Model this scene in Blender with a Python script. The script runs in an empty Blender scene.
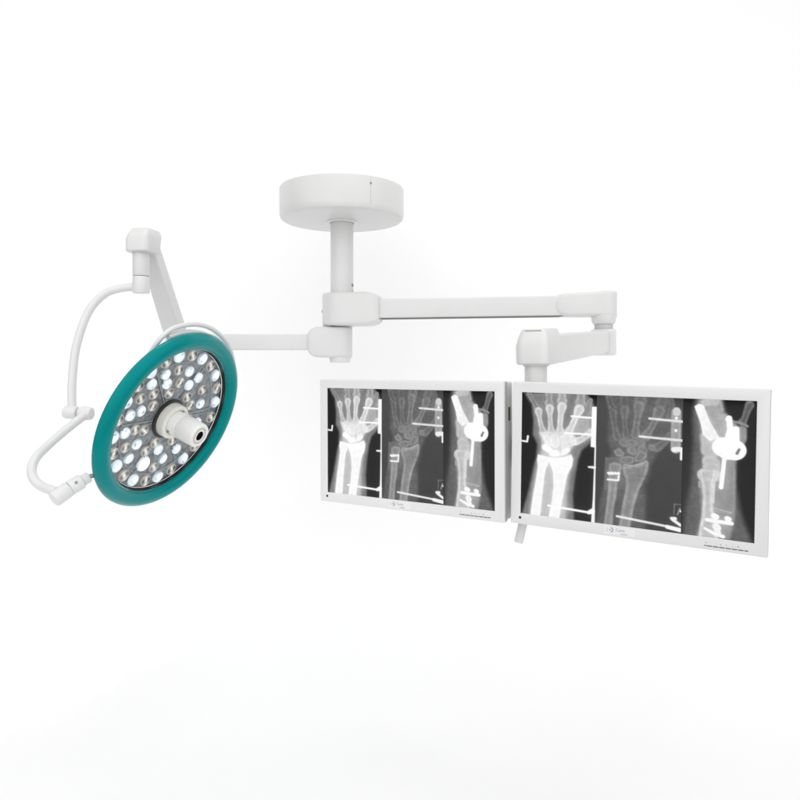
import bpy, bmesh, math, random
import numpy as np
from mathutils import Vector, Matrix

random.seed(4)
scene = bpy.context.scene
COL = scene.collection
EYE = 1.75                     # height of the camera above nothing in particular; everything below is metres


def W(x, y, z):
    return Vector((x, y, z + EYE))


# ------------------------------------------------------------------ materials
def new_mat(name):
    m = bpy.data.materials.new(name)
    m.use_nodes = True
    nt = m.node_tree
    b = nt.nodes['Principled BSDF']
    return m, nt, b


def paint(name, col, rough=0.38, var=0.03, bump=0.02, scale=260.0, coat=0.0, metal=0.0):
    """powder coat or plastic: slight tone drift, orange peel and roughness break-up"""
    m, nt, b = new_mat(name)
    tc = nt.nodes.new('ShaderNodeTexCoord')
    n1 = nt.nodes.new('ShaderNodeTexNoise'); n1.inputs['Scale'].default_value = 9.0; n1.inputs['Detail'].default_value = 4
    n2 = nt.nodes.new('ShaderNodeTexNoise'); n2.inputs['Scale'].default_value = scale; n2.inputs['Detail'].default_value = 2
    nt.links.new(tc.outputs['Object'], n1.inputs['Vector']); nt.links.new(tc.outputs['Object'], n2.inputs['Vector'])
    cr = nt.nodes.new('ShaderNodeValToRGB')
    cr.color_ramp.elements[0].position = 0.3; cr.color_ramp.elements[1].position = 0.7
    cr.color_ramp.elements[0].color = (*[c * (1 - var) for c in col], 1)
    cr.color_ramp.elements[1].color = (*[min(1, c * (1 + var)) for c in col], 1)
    nt.links.new(n1.outputs['Fac'], cr.inputs['Fac']); nt.links.new(cr.outputs['Color'], b.inputs['Base Color'])
    mr = nt.nodes.new('ShaderNodeMapRange'); mr.inputs['To Min'].default_value = rough - 0.06; mr.inputs['To Max'].default_value = rough + 0.06
    nt.links.new(n1.outputs['Fac'], mr.inputs['Value']); nt.links.new(mr.outputs['Result'], b.inputs['Roughness'])
    bp = nt.nodes.new('ShaderNodeBump'); bp.inputs['Strength'].default_value = bump; bp.inputs['Distance'].default_value = 0.002
    nt.links.new(n2.outputs['Fac'], bp.inputs['Height']); nt.links.new(bp.outputs['Normal'], b.inputs['Normal'])
    b.inputs['Coat Weight'].default_value = coat; b.inputs['Metallic'].default_value = metal
    return m


def attr_mat(name, attr, emit, rough=0.3, metal=0.0, base_mul=0.0, coat=0.0):
    m, nt, b = new_mat(name)
    a = nt.nodes.new('ShaderNodeAttribute'); a.attribute_name = attr
    b.inputs['Roughness'].default_value = rough; b.inputs['Metallic'].default_value = metal
    b.inputs['Coat Weight'].default_value = coat
    if emit > 0:
        nt.links.new(a.outputs['Color'], b.inputs['Emission Color']); b.inputs['Emission Strength'].default_value = emit
    mx = nt.nodes.new('ShaderNodeMix'); mx.data_type = 'RGBA'; mx.blend_type = 'MULTIPLY'; mx.inputs[0].default_value = 1
    nt.links.new(a.outputs['Color'], mx.inputs[6]); mx.inputs[7].default_value = (base_mul,) * 3 + (1,)
    nt.links.new(mx.outputs[2], b.inputs['Base Color'])
    return m


M = {}
M['white'] = paint('white_powder_coat', (0.665, 0.665, 0.66), 0.34, 0.02, 0.03)
M['white2'] = paint('white_plastic', (0.69, 0.69, 0.69), 0.32, 0.015, 0.02)
M['shade'] = paint('off_white_arm', (0.66, 0.66, 0.655), 0.42, 0.02, 0.03)
M['grey'] = paint('pale_grey_plastic', (0.52, 0.52, 0.52), 0.4, 0.03)
M['bezel'] = paint('monitor_white', (0.75, 0.75, 0.75), 0.45, 0.012, 0.03, 500)
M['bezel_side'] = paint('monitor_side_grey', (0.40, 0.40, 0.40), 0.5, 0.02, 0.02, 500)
M['teal'] = paint('teal_plastic', (0.0006, 0.196, 0.198), 0.17, 0.05, 0.02, 200, 0.0)
M['teal'].node_tree.nodes['Principled BSDF'].inputs['Specular IOR Level'].default_value = 0.62
M['teal'].node_tree.nodes['Principled BSDF'].inputs['Specular Tint'].default_value = (0.10, 0.80, 0.80, 1)
M['black'] = paint('black_plastic', (0.012, 0.011, 0.011), 0.32, 0.1)
M['dark'] = paint('button_dark_and_shade', (0.10, 0.10, 0.10), 0.5, 0.1)  # button strip, and the shade painted under the monitor beam
M['chrome'] = paint('bright_trim', (0.85, 0.85, 0.86), 0.18, 0.02, 0.0, 200, 0, 1.0)
M['screw'] = paint('steel_screw', (0.28, 0.27, 0.26), 0.35, 0.05, 0.0, 200, 0, 0.9)
M['brown'] = paint('bronze_slot', (0.30, 0.25, 0.19), 0.45, 0.1)
M['handle'] = paint('ivory_grip', (0.80, 0.79, 0.765), 0.46, 0.06, 0.08, 130)
M['handle2'] = paint('ivory_ring', (0.74, 0.725, 0.67), 0.36, 0.05, 0.04, 130)
M['print'] = paint('grey_print', (0.36, 0.37, 0.40), 0.6, 0.05, 0)
M['print_light'] = paint('faint_print', (0.50, 0.50, 0.51), 0.6, 0.05, 0)
M['sticker'] = paint('label_film', (0.79, 0.79, 0.80), 0.38, 0.01, 0)
M['port'] = paint('port_green', (0.16, 0.17, 0.02), 0.4, 0.2)
M['spoke'] = paint('clear_divider', (0.30, 0.33, 0.36), 0.22, 0.12, 0.0, 200, 0.4)

# lamp face: smoky grey moulding with streaks of lighter grey
m, nt, b = new_mat('smoked_moulding')
tc = nt.nodes.new('ShaderNodeTexCoord')
n1 = nt.nodes.new('ShaderNodeTexNoise'); n1.inputs['Scale'].default_value = 38; n1.inputs['Detail'].default_value = 6; n1.inputs['Distortion'].default_value = 1.2
nt.links.new(tc.outputs['Object'], n1.inputs['Vector'])
cr = nt.nodes.new('ShaderNodeValToRGB')
cr.color_ramp.elements[0].position = 0.32; cr.color_ramp.elements[0].color = (0.06, 0.066, 0.073, 1)
cr.color_ramp.elements[1].position = 0.72; cr.color_ramp.elements[1].color = (0.29, 0.32, 0.35, 1)
nt.links.new(n1.outputs['Fac'], cr.inputs['Fac']); nt.links.new(cr.outputs['Color'], b.inputs['Base Color'])
b.inputs['Roughness'].default_value = 0.28; b.inputs['Coat Weight'].default_value = 0.4
M['face'] = m

M['led_cool'] = attr_mat('cool_led_lens', 'tone', 1.0, 0.08, 0, 0.30, 0.5)
M['led_warm'] = attr_mat('warm_led_lens', 'tone', 0.52, 0.16, 0, 0.32, 0.5)
M['led_hot'] = attr_mat('bright_led_lens', 'tone', 2.6, 0.12, 0, 0.3, 0.5)
M['xray'] = attr_mat('xray_display', 'tone', 1.0, 0.5, 0, 0.0)
M['xray'].node_tree.nodes['Principled BSDF'].inputs['Specular IOR Level'].default_value = 0.06

# clear front cover of the lamp
m, nt, b = new_mat('clear_cover')
out = nt.nodes['Material Output']
tr = nt.nodes.new('ShaderNodeBsdfTransparent'); gl = nt.nodes.new('ShaderNodeBsdfGlossy'); gl.inputs['Roughness'].default_value = 0.12
tr.inputs['Color'].default_value = (0.97, 0.98, 0.98, 1)
fr = nt.nodes.new('ShaderNodeMath'); fr.operation = 'POWER'; fr.inputs[1].default_value = 3.5
lw = nt.nodes.new('ShaderNodeLayerWeight'); lw.inputs['Blend'].default_value = 0.42; nt.links.new(lw.outputs['Facing'], fr.inputs[0])
mx = nt.nodes.new('ShaderNodeMixShader')
nt.links.new(fr.outputs[0], mx.inputs['Fac']); nt.links.new(tr.outputs[0], mx.inputs[1]); nt.links.new(gl.outputs[0], mx.inputs[2])
nt.links.new(mx.outputs[0], out.inputs['Surface'])
M['cover'] = m


# ------------------------------------------------------------------ object helpers
def empty(name, loc, label, cat, group=None):
    o = bpy.data.objects.new(name, None); COL.objects.link(o)
    o.location = loc; o.empty_display_size = 0.05
    o['label'] = label; o['category'] = cat
    if group: o['group'] = group
    return o


ROOT_LOC = {}


def base_of(parent):
    p = parent
    while p is not None and p.parent is not None:
        p = p.parent
    return p.location.copy() if p is not None else Vector((0, 0, 0))


def build(name, bm, mat, parent=None, smooth=35, local=False, label=None):
    """link a bmesh as one object; vertices come in world space (or in the thing's own space when local)"""
    if not local and parent is not None:
        bmesh.ops.translate(bm, verts=bm.verts, vec=-base_of(parent))
    bmesh.ops.recalc_face_normals(bm, faces=bm.faces)
    me = bpy.data.meshes.new(name); bm.to_mesh(me); bm.free()
    o = bpy.data.objects.new(name, me); COL.objects.link(o)
    if mat: me.materials.append(mat)
    if parent is not None: o.parent = parent
    if smooth:
        for p in me.polygons: p.use_smooth = True
        a = math.radians(smooth)
        bm2 = bmesh.new(); bm2.from_mesh(me)
        for e in bm2.edges:
            if len(e.link_faces) == 2 and e.calc_face_angle(0) > a: e.smooth = False
        bm2.to_mesh(me); bm2.free()
    if label: o['label'] = label
    return o


def basis(d, up=Vector((0, 0, 1))):
    """right-handed frame whose x runs along d and whose z is as near to up as it can be"""
    x = Vector(d).normalized()
    if abs(x.dot(up)) > 0.98: up = Vector((0, 1, 0))
    y = up.cross(x).normalized(); z = x.cross(y)
    return x, y, z


def lathe(bm, o, axis, prof, n=64, closed=False):
    """prof: (radius, height) pairs along axis from o"""
    x, y, z = basis(axis)
    rings = []
    for r, h in prof:
        if r < 1e-6:
            rings.append([bm.verts.new(o + x * h)])
        else:
            rings.append([bm.verts.new(o + x * h + (y * math.cos(2 * math.pi * k / n) + z * math.sin(2 * math.pi * k / n)) * r) for k in range(n)])
    pairs = list(zip(rings, rings[1:]))
    if closed: pairs.append((rings[-1], rings[0]))
    for a, b in pairs:
        for k in range(n):
            j = (k + 1) % n
            if len(a) == 1 and len(b) == 1: continue
            if len(a) == 1: bm.faces.new((a[0], b[k], b[j]))
            elif len(b) == 1: bm.faces.new((a[k], a[j], b[0]))
            else: bm.faces.new((a[k], a[j], b[j], b[k]))
    return bm


def cyl(bm, a, b, r, bev=0.003, n=48, r2=None):
    a = Vector(a); b = Vector(b); h = (b - a).length; r2 = r if r2 is None else r2
    prof = [(0, 0), (r - bev, 0), (r - bev * 0.3, bev * 0.3), (r, bev), (r2, h - bev), (r2 - bev * 0.3, h - bev * 0.3), (r2 - bev, h), (0, h)]
    return lathe(bm, a, b - a, prof, n)


def smooth_path(pts, sub=10):
    """Catmull-Rom through points"""
    P = [Vector(p) for p in pts]
    P = [P[0] * 2 - P[1]] + P + [P[-1] * 2 - P[-2]]
    out = []
    for i in range(1, len(P) - 2):
        for s in range(sub):
            t = s / sub
            out.append(0.5 * ((2 * P[i]) + (P[i + 1] - P[i - 1]) * t + (2 * P[i - 1] - 5 * P[i] + 4 * P[i + 1] - P[i + 2]) * t * t + (3 * P[i] - P[i - 1] - 3 * P[i + 1] + P[i + 2]) * t ** 3))
    out.append(P[-2])
    return out


def tube(bm, pts, r, n=24, sub=10):
    P = smooth_path(pts, sub)
    rings = []; ref = None
    for i, p in enumerate(P):
        t = (P[min(i + 1, len(P) - 1)] - P[max(i - 1, 0)]).normalized()
        if ref is None: ref = basis(t)[1]
        ref = (ref - t * ref.dot(t)).normalized(); b2 = t.cross(ref)
        rr = r(i / (len(P) - 1)) if callable(r) else r
        rings.append([bm.verts.new(p + (ref * math.cos(2 * math.pi * k / n) + b2 * math.sin(2 * math.pi * k / n)) * rr) for k in range(n)])
    for a, b in zip(rings, rings[1:]):
        for k in range(n):
            j = (k + 1) % n; bm.faces.new((a[k], a[j], b[j], b[k]))
    bm.faces.new(rings[0][::-1]); bm.faces.new(rings[-1])
    return bm


def loft(bm, o, d, stations, m=5, up=Vector((0, 0, 1))):
    """rounded-rectangle sections along d from o; stations: (x, half width, z low, z high, corner radius)"""
    x, y, z = basis(d, up)
    rings = []
    for (s, w, lo, hi, r) in stations:
        r = min(r, w * 0.98, (hi - lo) * 0.49)
        ring = []
        for (cx, cz, a0) in ((w - r, hi - r, 0), (-w + r, hi - r, 90), (-w + r, lo + r, 180), (w - r, lo + r, 270)):
            for k in range(m + 1):
                a = math.radians(a0 + 90 * k / m)
                ring.append(bm.verts.new(o + x * s + y * (cx + r * math.cos(a)) + z * (cz + r * math.sin(a))))
        rings.append(ring)
    n = len(rings[0])
    for a, b in zip(rings, rings[1:]):
        for k in range(n):
            j = (k + 1) % n; bm.faces.new((a[k], a[j], b[j], b[k]))
    bm.faces.new(rings[0][::-1]); bm.faces.new(rings[-1])
    return bm


def box(bm, lo, hi, bev=0.0, seg=3):
    vs = [bm.verts.new((x, y, z)) for x in (lo[0], hi[0]) for y in (lo[1], hi[1]) for z in (lo[2], hi[2])]
    fs = [(0, 1, 3, 2), (4, 6, 7, 5), (0, 4, 5, 1), (2, 3, 7, 6), (0, 2, 6, 4), (1, 5, 7, 3)]
    faces = [bm.faces.new([vs[i] for i in f]) for f in fs]
    if bev > 0:
        es = list({e for f in faces for e in f.edges})
        bmesh.ops.bevel(bm, geom=es, offset=bev, segments=seg, affect='EDGES', profile=0.5)
    return bm


def B(): return bmesh.new()


def ball(bm, c, r, n=20):
    c = Vector(c)
    return lathe(bm, c - Vector((0, 0, r)), Vector((0, 0, 1)), [(r * math.sin(math.pi * k / 12), r - r * math.cos(math.pi * k / 12)) for k in range(13)], n)


def round_end(r, x0, x1, lo, hi, cr, wend=None, steps=7, side=-1):
    """stations for a block whose end at x = side*r is a half cylinder about a vertical axis at 0, running to x1"""
    st = []
    for k in range(steps + 1):
        a = math.pi / 2 * (1 - k / steps)
        xx = -r * math.sin(a); w = max(r * math.cos(a), 0.004)
        st.append((xx, w, lo, hi, min(cr, w * 0.9)))
    return st

# ------------------------------------------------------------------ backdrop: studio sweep
bm = B()
prof = [(1.15, -1.12)]
yb, rc = 3.38, 1.4
for k in range(25):
    a = math.pi / 2 * k / 24
    prof.append((yb - rc + rc * math.sin(a), -1.12 + rc - rc * math.cos(a)))
prof += [(yb, 2.6)]
vs = [[bm.verts.new(W(x, y, z)) for y, z in prof] for x in np.linspace(-4.2, 4.2, 37)]
for a, b_ in zip(vs, vs[1:]):
    for i in range(len(prof) - 1):
        bm.faces.new((a[i], b_[i], b_[i + 1], a[i + 1]))
bk = build('backdrop', bm, paint('white_paper', (0.865, 0.865, 0.865), 0.9, 0.003, 0.0), None, 60)
bk['kind'] = 'structure'; bk['label'] = 'seamless white paper backdrop behind the equipment'
bk.data.materials[0].node_tree.nodes['Principled BSDF'].inputs['Specular IOR Level'].default_value = 0.0

# ------------------------------------------------------------------ ceiling mount
PX, PY = -0.234, 2.80          # axis of the down pole
mount = empty('ceiling_mount', W(PX, PY, 0.71), 'white round ceiling canopy with a thick vertical pole carrying both arms', 'ceiling mount')
bm = B()
R0 = 0.249
lathe(bm, W(PX, PY, 0.584), Vector((0, 0, 1)), [(0.0, 0.0), (0.225, 0.0), (0.236, 0.002), (0.244, 0.007), (0.248, 0.016), (R0, 0.028), (R0, 0.121), (0.247, 0.126), (0.240, 0.128), (0, 0.128)], 128)
can = build('canopy', bm, M['white'], mount, 30)
# seam of the two canopy halves and its small screw
ang = math.atan2(-0.86, 0.5)
bm = B()
sx, sy = math.cos(ang), math.sin(ang)
x, y, z = Vector((sx, sy, 0)), Vector((-sy, sx, 0)), Vector((0, 0, 1))
c0 = W(PX, PY, 0.584)
pts = []
for zz in (0.020, 0.121):
    for tt in (-0.0006, 0.0006):
        pts.append(bm.verts.new(c0 + x * (R0 + 0.0006) + y * tt + z * zz))
bm.faces.new((pts[0], pts[1], pts[3], pts[2]))
build('seam', bm, M['grey'], can, 0)
bm = B(); cyl(bm, c0 + x * (R0 - 0.002) + z * 0.098 + y * 0.0, c0 + x * (R0 + 0.003) + z * 0.098, 0.0035, 0.001, 16)
build('screw', bm, M['screw'], can)
bm = B(); lathe(bm, W(PX, PY, 0.584), Vector((0, 0, -1)), [(0.060, -0.004), (0.060, 0.004), (0.057, 0.007), (0.0485, 0.008), (0.0485, -0.004)], 64)
build('collar', bm, M['white2'], mount)
bm = B(); cyl(bm, W(PX, PY, 0.59), W(PX, PY, 0.16), 0.0462, 0.002, 64)
build('pole', bm, M['white'], mount)
for zz, rr in ((0.325, 0.006), (0.302, 0.005)):
    d = Vector((0.93, -0.36, 0))
    bm = B(); cyl(bm, W(PX, PY, zz) + d * 0.044, W(PX, PY, zz) + d * 0.0495, rr, 0.001, 16)
    build('bolt', bm, M['screw'] if zz > .31 else M['grey'], mount)

# ------------------------------------------------------------------ arm helpers
def sleeve_block(o, d, r, h, L, wbeam, hbeam, cr=0.014):
    """hub round a vertical pin at o whose side runs out along d as a sleeve with a domed end"""
    st = round_end(r, 0, 0, -h / 2, h / 2, cr)
    x1 = L * 0.62
    for k in range(1, 4):
        st.append((x1 * k / 3, r + (wbeam - r) * 0.35 * k / 3, -h / 2, h / 2, cr))
    n = 9
    for k in range(1, n + 1):
        a = math.pi / 2 * k / n
        s = math.cos(a)
        hh = hbeam / 2 + 0.001 + (h / 2 - hbeam / 2 - 0.001) * s
        ww = wbeam + 0.002 + (r + (wbeam - r) * 0.35 - wbeam - 0.002) * s
        st.append((x1 + (L - x1) * math.sin(a), ww, -hh, hh, cr))
    return loft(B(), o, d, st)


def knuckle(o, d, r, lo, hi, L, wb, blo, bhi, flat=0.45):
    """mail-box shaped end joint: upright front whose top slopes back to a small flat, running into the arm along d"""
    bm = B()
    x, y, z = basis(d)
    zs = lo + (hi - lo) * 0.52                      # where the sloping hood starts
    # outline of half the side view (distance along d, height), and the half width there
    def ringpts(zz, x0, w, xe, we, rr):
        pts = []
        for k in range(7):
            a = math.pi - math.pi / 2 * k / 6
            pts.append((x0 + rr + rr * math.cos(a), w - rr + rr * math.sin(a)))
        pts.append((xe, we))
        full = pts + [(p, -q) for p, q in reversed(pts)]
        return [bm.verts.new(o + x * p + y * q + z * zz) for p, q in full]
    rs = [ringpts(lo, -r * 0.92, r * 0.93, L * 0.55, r * 0.95, r * 0.50),
          ringpts(lo + 0.004, -r, r, L * 0.58, r, r * 0.52),
          ringpts(zs, -r, r, L * 0.72, r * .98, r * 0.50),
          ringpts(zs + (hi - zs) * .5, -r * 0.74, r * 0.90, L * 0.86, r * .90, r * 0.40),
          ringpts(hi - 0.003, -r * 0.42, r * 0.76, L * 0.84, r * 0.78, r * 0.30),
          ringpts(hi, -r * 0.34, r * 0.70, L * 0.80, r * 0.72, r * 0.28)]
    n = len(rs[0])
    for a, b_ in zip(rs, rs[1:]):
        for k in range(n):
            j = (k + 1) % n; bm.faces.new((a[k], a[j], b_[j], b_[k]))
    bm.faces.new(rs[0][::-1]); bm.faces.new(rs[-1])
    return bm


# ------------------------------------------------------------------ monitor arm
EX, EY, EZ = 0.762, 2.60, 0.2275       # elbow pin
KX, KY, KZ = 0.348, 1.78, 0.045        # knuckle pin
marm = empty('monitor_arm', W(PX, PY, 0.16), 'long white jointed arm reaching right from the pole to hold the two monitors', 'support arm')
o1 = W(PX, PY, 0.2275); d1 = (W(EX, EY, EZ) - o1).normalized()
L1 = (W(EX, EY, EZ) - o1).length
hub = build('hub', sleeve_block(o1, d1, 0.079, 0.131, 0.162, 0.034, 0.077), M['white'], marm)
st = [(0.10, 0.030, -0.0385, 0.0385, 0.007), (L1 - 0.03, 0.030, -0.0385, 0.0385, 0.007)]
build('beam', loft(B(), o1, d1, st), M['white'], marm)
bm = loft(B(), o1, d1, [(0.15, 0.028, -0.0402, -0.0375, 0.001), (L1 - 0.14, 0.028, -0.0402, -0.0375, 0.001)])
build('underside_shade_strip', bm, M['dark'], marm)  # dark strip added to paint shade on the beam's underside
bm = B(); cyl(bm, o1 - Vector((0.078, 0.005, 0.006)), o1 - Vector((0.0815, 0.005, 0.006)), 0.006, 0.001, 16)
build('bolt', bm, M['grey'], hub)
# elbow housing: sleeve on the beam, round end, barrel below
o2 = W(EX, EY, EZ + 0.0)
st = round_end(0.048, 0, 0, -0.045, 0.053, 0.014)
for k in range(1, 6): st.append((0.115 * k / 5, 0.048 - 0.008 * k / 5, -0.042, 0.051 - 0.004 * k / 5, 0.014))
for k in range(1, 9):
    a = math.pi / 2 * k / 8; s = math.cos(a)
    st.append((0.115 + 0.065 * math.sin(a), 0.024 + 0.016 * s, -0.036 - 0.006 * s, 0.036 + 0.011 * s, 0.014 + 0.030 * (1 - s)))
el = build('elbow', loft(B(), o2, -d1, st), M['white'], marm)
bm = B(); lathe(bm, o2 + Vector((0, 0, -0.03)), Vector((0, 0, -1)), [(0, 0), (0.0465, 0), (0.0465, 0.008), (0.044, 0.026), (0.041, 0.036), (0.038, 0.040), (0, 0.040)], 48)
build('barrel', bm, M['white'], el)
bm = B(); cyl(bm, o2 + Vector((0, 0, -0.066)), o2 + Vector((0, 0, -0.090)), 0.034, 0.002, 40)
build('pivot_ring', bm, M['grey'], el)
# spring arm to the monitors
pe = W(EX, EY, 0.094); pk = W(KX, KY, 0.040); d2 = (pk - pe); L2 = d2.length; d2.normalize()
st = [(0.012, 0.031, -0.037, 0.037, 0.006), (0.10, 0.031, -0.039, 0.039, 0.006), (L2 * 0.5, 0.031, -0.040, 0.040, 0.006), (L2 - 0.03, 0.030, -0.039, 0.039, 0.006)]
spr = build('spring_arm', loft(B(), pe, d2, st), M['white'], marm)
bm = loft(B(), pe, d2, round_end(0.046, 0, 0, -0.054, 0.046, 0.010) + [(0.03, 0.042, -0.053, 0.046, 0.010), (0.05, 0.037, -0.046, 0.043, 0.01), (0.058, 0.033, -0.041, 0.041, 0.01)])
build('end_cover', bm, M['white2'], marm)
kb = knuckle(W(KX, KY, 0), -d2, 0.044, 0.006, 0.096, 0.115, 0.031, 0.006, 0.087)
kn = build('knuckle', kb, M['white'], marm)
xk, yk, zk = basis(-d2)
bm = B()
c = W(KX, KY, 0.0895) - xk * 0.0232
loft(bm, c - yk * 0.021, yk, [(0, 0.0030, -0.0030, 0.0030, 0.0008), (0.042, 0.0030, -0.0030, 0.0030, 0.0008)])
build('slot', bm, M['brown'], kn, 0)
bm = B(); cyl(bm, W(KX, KY, 0.02), W(KX, KY, -0.20), 0.0285, 0.002, 48)
build('drop_tube', bm, M['white'], marm)
bm = B(); lathe(bm, W(KX, KY, 0.010), Vector((0, 0, -1)), [(0.028, 0), (0.0325, 0), (0.0335, 0.003), (0.0325, 0.010), (0.028, 0.011)], 48)
build('collar', bm, M['white2'], marm)

# ------------------------------------------------------------------ light arm
LX, LY, LZ = -0.868, 2.73, 0.0955      # far pin of the lower beam
TX, TY = -0.876, 2.35                  # drop axis of the lamp
larm = empty('light_arm', W(PX, PY, 0.04), 'shorter white jointed arm reaching left under the hub to hold the round light', 'support arm')
o1 = W(PX - 0.008, PY, 0.0965); d1 = (W(LX, LY, LZ) - o1).normalized(); L1 = (W(LX, LY, LZ) - o1).length
build('hub', sleeve_block(o1, d1, 0.050, 0.122, 0.128, 0.030, 0.063, 0.012), M['white'], larm)
bm = B(); lathe(bm, W(PX - 0.008, PY, 0.0955 - 0.058), Vector((0, 0, -1)), [(0, 0), (0.043, 0), (0.043, 0.008), (0.041, 0.020), (0.038, 0.023), (0, 0.023)], 48)
build('end_cap', bm, M['white2'], larm)
build('beam', loft(B(), o1, d1, [(0.06, 0.027, -0.0315, 0.0315, 0.006), (L1, 0.027, -0.0315, 0.0315, 0.006)]), M['white'], larm)
bm = loft(B(), W(LX, LY, LZ), -d1, round_end(0.042, 0, 0, -0.05, 0.05, 0.012) + [(0.05, 0.040, -0.05, 0.05, 0.012), (0.075, 0.030, -0.034, 0.034, 0.01)])
build('elbow', bm, M['white'], larm)
pe = W(LX, LY, 0.085); pk = W(TX + 0.004, TY + 0.05, 0.425); d2 = pk - pe; L2 = d2.length; d2.normalize()
st = [(0.0, 0.034, -0.036, 0.036, 0.005), (L2 * 0.5, 0.031, -0.033, 0.033, 0.005), (L2, 0.027, -0.030, 0.030, 0.005)]
build('spring_arm', loft(B(), pe, d2, st), M['shade'], larm)
dk = Vector((0.18, 0.98, 0))
kb = knuckle(W(TX + .002, TY, 0), dk, 0.0425, 0.384, 0.466, 0.072, 0.034, 0.365, 0.430)
build('knuckle', kb, M['white'], larm)
bm = B(); cyl(bm, W(TX, TY, 0.40), W(TX, TY, 0.305), 0.0275, 0.0015, 48)
build('drop_tube', bm, M['white'], larm)

# ------------------------------------------------------------------ surgical light
n_ = Vector((0.85253, -0.35141, -0.38693)); u_ = Vector((0.38109, 0.92454, 0)); v_ = Vector((0.35773, -0.14748, 0.92211))
LC = W(-0.723, 2.20, -0.1709)


def lp(r, deg, h):
    a = math.radians(deg)
    return LC + (u_ * math.cos(a) + v_ * math.sin(a)) * r + n_ * h


lamp = empty('surgical_light', LC, 'round surgical light head with teal rim, many small lenses and a central grip', 'surgical light')
bm = B()
prof = [(0.2440, -0.030), (0.2440, 0.002), (0.2450, 0.008), (0.2475, 0.0135), (0.2520, 0.0190), (0.2580, 0.0230), (0.2650, 0.0252), (0.2720, 0.0255), (0.2790, 0.0235), (0.2855, 0.0195), (0.2910, 0.0140), (0.2950, 0.0085), (0.2975, 0.0030), (0.2984, -0.002), (0.2960, -0.007), (0.2890, -0.012), (0.277, -0.020), (0.262, -0.028), (0.245, -0.034)]
lathe(bm, LC, n_, prof, 160)
build('rim', bm, M['teal'], lamp, 50)
bm = B()
lathe(bm, LC, n_, [(0.2438, 0.0015), (0.2425, 0.0015), (0.2415, -0.028), (0.2438, -0.028)], 160, True)
build('inner_wall', bm, M['black'], lamp, 40)
bm = B()
lathe(bm, LC, n_, [(0.2414, -0.011), (0.2395, -0.0095), (0.2380, -0.011), (0.2395, -0.0125)], 160, True)
build('trim_ring', bm, M['chrome'], lamp, 60)
# rear housing
bm = B()
lathe(bm, LC, n_, [(0.240, -0.030), (0.236, -0.036), (0.215, -0.052), (0.18, -0.072), (0.13, -0.090), (0.08, -0.098), (0, -0.1)], 128)
build('housing', bm, M['white'], lamp, 40)
FH = -0.0165
bm = B()
lathe(bm, LC, n_, [(0.242, FH - 0.004), (0.242, FH), (0.066, FH), (0.060, FH - 0.006), (0, FH - 0.006)], 160)
face = build('lamp_face', bm, M['face'], lamp, 40)
# moulded dividers: one circle and six spokes
bm = B()
lathe(bm, LC, n_, [(0.1955, FH + 0.0005), (0.1945, FH + 0.0035), (0.1925, FH + 0.0035), (0.1915, FH + 0.0005)], 128, True)
for k in range(6):
    a = 5 + 60 * k
    for off in (-0.0045, 0.0045):
        rad = (lp(1, a, 0) - LC).normalized(); tan = n_.cross(rad).normalized()
        p0 = LC + rad * 0.070 + tan * off + n_ * (FH + 0.001); p1 = LC + rad * 0.1912 + tan * off * 1.9 + n_ * (FH + 0.001)
        loft(bm, p0, p1 - p0, [(0, 0.0013, 0, 0.003, 0.0008), ((p1 - p0).length, 0.0013, 0, 0.003, 0.0008)], 2, n_)
build('divider', bm, M['spoke'], face, 40)


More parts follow.
